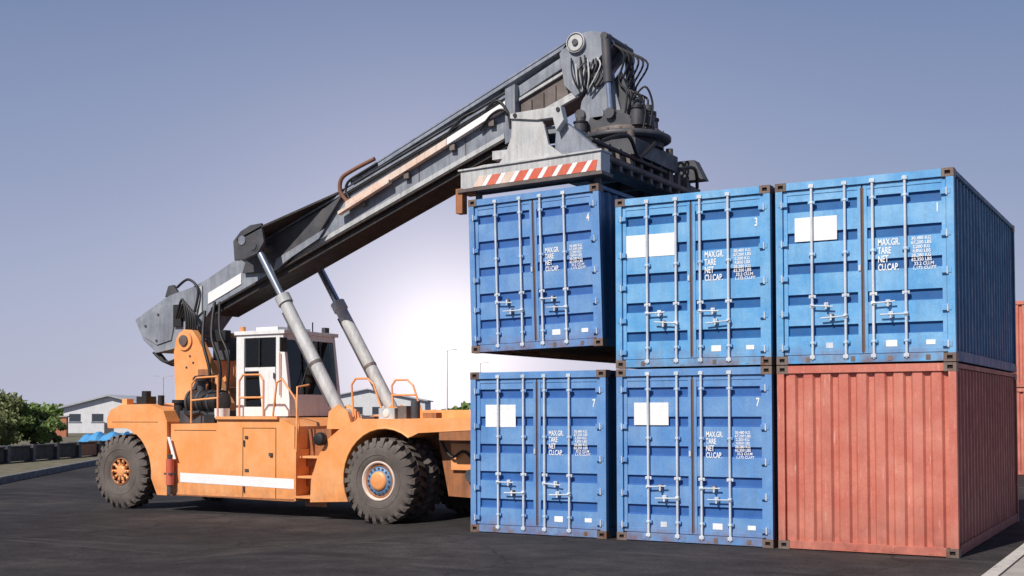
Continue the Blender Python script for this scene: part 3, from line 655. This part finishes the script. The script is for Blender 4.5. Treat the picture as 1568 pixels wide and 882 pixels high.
def leafmat(name,a,bc):
    m,nt,b=newmat(name); g=N(nt,'ShaderNodeNewGeometry'); v=N(nt,'ShaderNodeTexCoord').outputs['Object']
    c=mixc(nt,g.outputs['Random Per Island'],a,bc); c=mixc(nt,ramp(nt,noise(nt,v,.9,2),[(.35,(.5,.5,.5)),(.6,(1,1,1))]),(.05,.08,.025),c)
    nt.links.new(c,b.inputs['Base Color']); b.inputs['Roughness'].default_value=.6
    tl=N(nt,'ShaderNodeBsdfTranslucent'); nt.links.new(c,tl.inputs[0]); mx=N(nt,'ShaderNodeMixShader'); mx.inputs[0].default_value=.35
    nt.links.new(b.outputs[0],mx.inputs[1]); nt.links.new(tl.outputs[0],mx.inputs[2]); nt.links.new(mx.outputs[0],nt.nodes['Material Output'].inputs[0]); return m
M['leaf']=leafmat('leaves',(.13,.22,.05),(.26,.36,.10)); M['leaf2']=leafmat('olive_leaves',(.16,.20,.07),(.30,.32,.14))
M['bark']=plain('bark',(.14,.10,.075),.9)
def tree(name,loc,h,r,seed,leaf='leaf',nl=3800,ls=.12):
    rg=random.Random(seed); mb=MB()
    th=h*.35
    mb.sweep([(0,0,-.1),(.05,.03,th*.6),(0,.05,th)],.14,'bark',8,True,.09)
    cl=[]
    for i in range(22):
        a=rg.uniform(0,6.28); q=rg.random()**.5*r; z=h*(.18+.78*rg.random()*(1-.35*q/r))
        c=(q*math.cos(a),q*math.sin(a),z); cl.append((c,rg.uniform(.22,.42)*r*.75))
        if i<10: mb.sweep([(0,.05,th*rg.uniform(.5,1)),(c[0]*.5,c[1]*.5,(z+th)/2),c],.06,'bark',6,True,.015)
    for i in range(nl):
        c,cr=cl[rg.randrange(len(cl))]
        d=Vector((rg.gauss(0,1),rg.gauss(0,1),rg.gauss(0,.8))).normalized()*cr*rg.random()**.45
        p=Vector(c)+d; 
        if p.z<.1: continue
        u=Vector((rg.gauss(0,1),rg.gauss(0,1),rg.gauss(0,1))).normalized(); w=u.orthogonal().normalized(); s=ls*rg.uniform(.6,1.5)
        mb.add([p-u*s,p+w*s*.5,p+u*s,p-w*s*.5],[(0,1,2,3)],leaf)
    mb.build(name,loc=loc)
for i,(x,y,h,r,lf) in enumerate([(-49.5,24.5,3.9,2.6,'leaf'),(-47.0,27.0,3.7,2.0,'leaf2'),(-46.6,29.0,2.9,1.5,'leaf'),(-46.5,29.9,2.3,1.0,'leaf2'),(-53,21,4.4,2.9,'leaf2'),(-52,28.8,3.0,1.6,'leaf'),(-45,24.8,2.2,1.6,'leaf2'),(-44.5,22.0,2.6,1.8,'leaf')]):
    tree('leafy_tree',(x,y,GZ+.08),h,r,30+i,lf)
rg=random.Random(90); mb=MB()
for i in range(9000):
    t=rg.random()
    x=-250+ t*320; y=190+ t*90+rg.uniform(-3,3); hh=2.0+1.0*math.sin(t*37)+.7*math.sin(t*91)+rg.gauss(0,.4)
    p=Vector((x,y,rg.random()**.7*max(.6,hh))); u=Vector((rg.gauss(0,1),rg.gauss(0,1),rg.gauss(0,1))).normalized(); w=u.orthogonal().normalized(); s=rg.uniform(.5,1.1)
    mb.add([p-u*s,p+w*s*.6,p+u*s,p-w*s*.6],[(0,1,2,3)],'leaf')
mb.build('distant_treeline')

M['wallw']=paint('white_wall',(.66,.67,.70),(.74,.75,.77),.05,.15,rough=.8); M['roofg']=paint('grey_roof_sheet',(.36,.38,.42),(.46,.48,.52),.15,.2)
M['window']=plain('window_glass',(.05,.06,.08),.15); M['tarp']=plain('blue_tarpaulin',(.08,.32,.62),.5); M['brick']=plain('terracotta',(.42,.16,.09),.9)
def warehouse(name,loc,ang,w,d,he,hr,ns=6):
    mb=MB(); mb.prism([(0,0),(w,0),(w,he),(w/2,hr),(0,he)],0,d,'wallw')
    mb.prism([(-.4,he-.12),(w/2,hr+.06),(w/2,hr+.22),(-.4,he+.05)],-.4,d+.4,'roofg'); mb.prism([(w+.4,he-.12),(w/2+.001,hr+.06),(w/2+.001,hr+.22),(w+.4,he+.05)],-.4,d+.4,'roofg')
    for i in range(ns):
        x=w*(i+.25)/ns; mb.box(x,x+w/ns*.5,-.03,.0-.002,he*.45,he*.75,'window'); mb.box(x-.1,x+w/ns*.5+.1,-.08,-.032,he*.42,he*.45,'roofg')
    mb.box(w*.45,w*.55,-.05,-.033,0,he*.4,'greyD')
    o=mb.build(name,loc=loc); o.rotation_euler=(0,0,ang)
warehouse('white_warehouse',(-88,66,GZ),math.radians(30),9,9,2.55,3.6,4)
warehouse('storage_shed',(-104,124,GZ),math.radians(30),17,14,3.6,5.2,6)
warehouse('storage_shed',(-80,150,GZ),math.radians(30),22,14,4.8,7.0,7)
mb=MB()
vs=[];rg=random.Random(5)
for j in range(7):
    for i in range(15):
        x=i*.25;y=j*.4; z=math.sin(math.pi*j/6)*(.6+.15*math.sin(i*1.7))*min(1,i/1.5,(14-i)/1.5)+rg.uniform(-.05,.05); vs.append((x,y,max(0,z)))
mb.add(vs,[(j*15+i,j*15+i+1,(j+1)*15+i+1,(j+1)*15+i) for j in range(6) for i in range(14)],'tarp'); o=mb.build('tarpaulin_pile',loc=(-54.3,38.6,GZ+.1)); o.rotation_euler=(0,0,math.radians(30)); 
mb=MB(); mb.box(0,1.6,0,.4,0,1.7,'brick'); mb.box(-.1,1.7,-.1,.5,1.7,1.8,'concrete'); o=mb.build('brick_wall',loc=(-71,50,GZ)); o.rotation_euler=(0,0,math.radians(30))

def lamp(loc,h,double=True):
    mb=MB(); mb.sweep([(0,0,0),(0,0,h)],.08,'greyL',8,True,.045)
    mb.box(-.2,.2,-.2,.2,0,.3,'concrete')
    for s in ((-1,1) if double else (1,)):
        mb.sweep([(0,0,h-.2),(s*.5,0,h+.1),(s*.8,0,h+.1)],.03,'greyL',6); mb.box(min(s*.7,s*1.2),max(s*.7,s*1.2),-.12,.12,h+.06,h+.14,'greyL')
    o=mb.build('street_lamp',loc=loc); o.rotation_euler=(0,0,math.radians(30))
lamp((-101,92,GZ),6.4); lamp((-70.7,109.6,GZ),9.6,False); lamp((-80,133,GZ),9.0,False)

# ------------------------------------------------------------------ light + sky
EL=math.radians(43); az=Vector((-.17,-1,0)).normalized()
sd=Vector((az.x*math.cos(EL),az.y*math.cos(EL),math.sin(EL)))
sun=bpy.data.lights.new('sun','SUN'); sun.energy=4.9; sun.angle=math.radians(.5); sun.color=(1,.93,.84)
so=bpy.data.objects.new('sun',sun); so.rotation_euler=(-sd).to_track_quat('-Z','Y').to_euler(); so.location=(0,-20,30); coll.objects.link(so)
w=bpy.data.worlds.new('World'); scene.world=w; w.use_nodes=True; nt=w.node_tree
bg=nt.nodes['Background']; sky=N(nt,'ShaderNodeTexSky',sky_type='NISHITA'); sky.sun_disc=False; sky.sun_elevation=EL
sky.sun_rotation=math.atan2(az.x,az.y); sky.dust_density=3; sky.air_density=1.0
g=N(nt,'ShaderNodeTexCoord').outputs['Generated']; sx=N(nt,'ShaderNodeSeparateXYZ'); nt.links.new(g,sx.inputs[0])
gr=ramp(nt,sx.outputs['Z'],[(0,(.50,.52,.66)),(.08,(.40,.445,.62)),(.18,(.285,.345,.53)),(.33,(.165,.235,.42)),(.6,(.08,.12,.25)),(1,(.05,.08,.18))])
sc=N(nt,'ShaderNodeVectorMath',operation='SCALE'); sc.inputs['Scale'].default_value=10; nt.links.new(gr,sc.inputs[0])
mc=mixc(nt,.90,sky.outputs[0],sc.outputs[0])
dp=N(nt,'ShaderNodeVectorMath',operation='DOT_PRODUCT'); dp.inputs[1].default_value=Vector((-.538,.842,.050)).normalized(); nt.links.new(g,dp.inputs[0])
def glow(pw,col):
    a=N(nt,'ShaderNodeMath',operation='MAXIMUM'); a.inputs[1].default_value=0; nt.links.new(dp.outputs['Value'],a.inputs[0])
    p=N(nt,'ShaderNodeMath',operation='POWER'); p.inputs[1].default_value=pw; nt.links.new(a.outputs[0],p.inputs[0])
    s=N(nt,'ShaderNodeVectorMath',operation='SCALE'); s.inputs[0].default_value=col; nt.links.new(p.outputs[0],s.inputs['Scale']); return s.outputs[0]
for pw,col in ((22,(1.1,.82,.75)),(90,(2.4,1.95,1.7)),(500,(5.0,4.4,4.0))):
    ad=N(nt,'ShaderNodeVectorMath',operation='ADD'); nt.links.new(mc,ad.inputs[0]); nt.links.new(glow(pw,col),ad.inputs[1]); mc=ad.outputs[0]
nt.links.new(mc,bg.inputs[0]); bg.inputs[1].default_value=.1

# ------------------------------------------------------------------ camera
cam=bpy.data.cameras.new('camera'); co=bpy.data.objects.new('camera',cam); coll.objects.link(co)
yaw,pitch,roll=-.5167,.0309,-.003
F=Vector((math.sin(yaw)*math.cos(pitch),math.cos(yaw)*math.cos(pitch),math.sin(pitch))); R=Vector((math.cos(yaw),-math.sin(yaw),0)); U=R.cross(F)
R2=math.cos(roll)*R+math.sin(roll)*U; U2=-math.sin(roll)*R+math.cos(roll)*U
co.matrix_world=Matrix(((R2.x,U2.x,-F.x,10.3732),(R2.y,U2.y,-F.y,-16.8698),(R2.z,U2.z,-F.z,1.9706),(0,0,0,1)))
cam.sensor_width=36; cam.lens=1857.24/1568*36; cam.shift_y=129.83/1568; cam.clip_end=6000; cam.clip_start=.1
scene.camera=co
scene.view_settings.view_transform='Standard'; scene.view_settings.look='None'; scene.view_settings.exposure=0
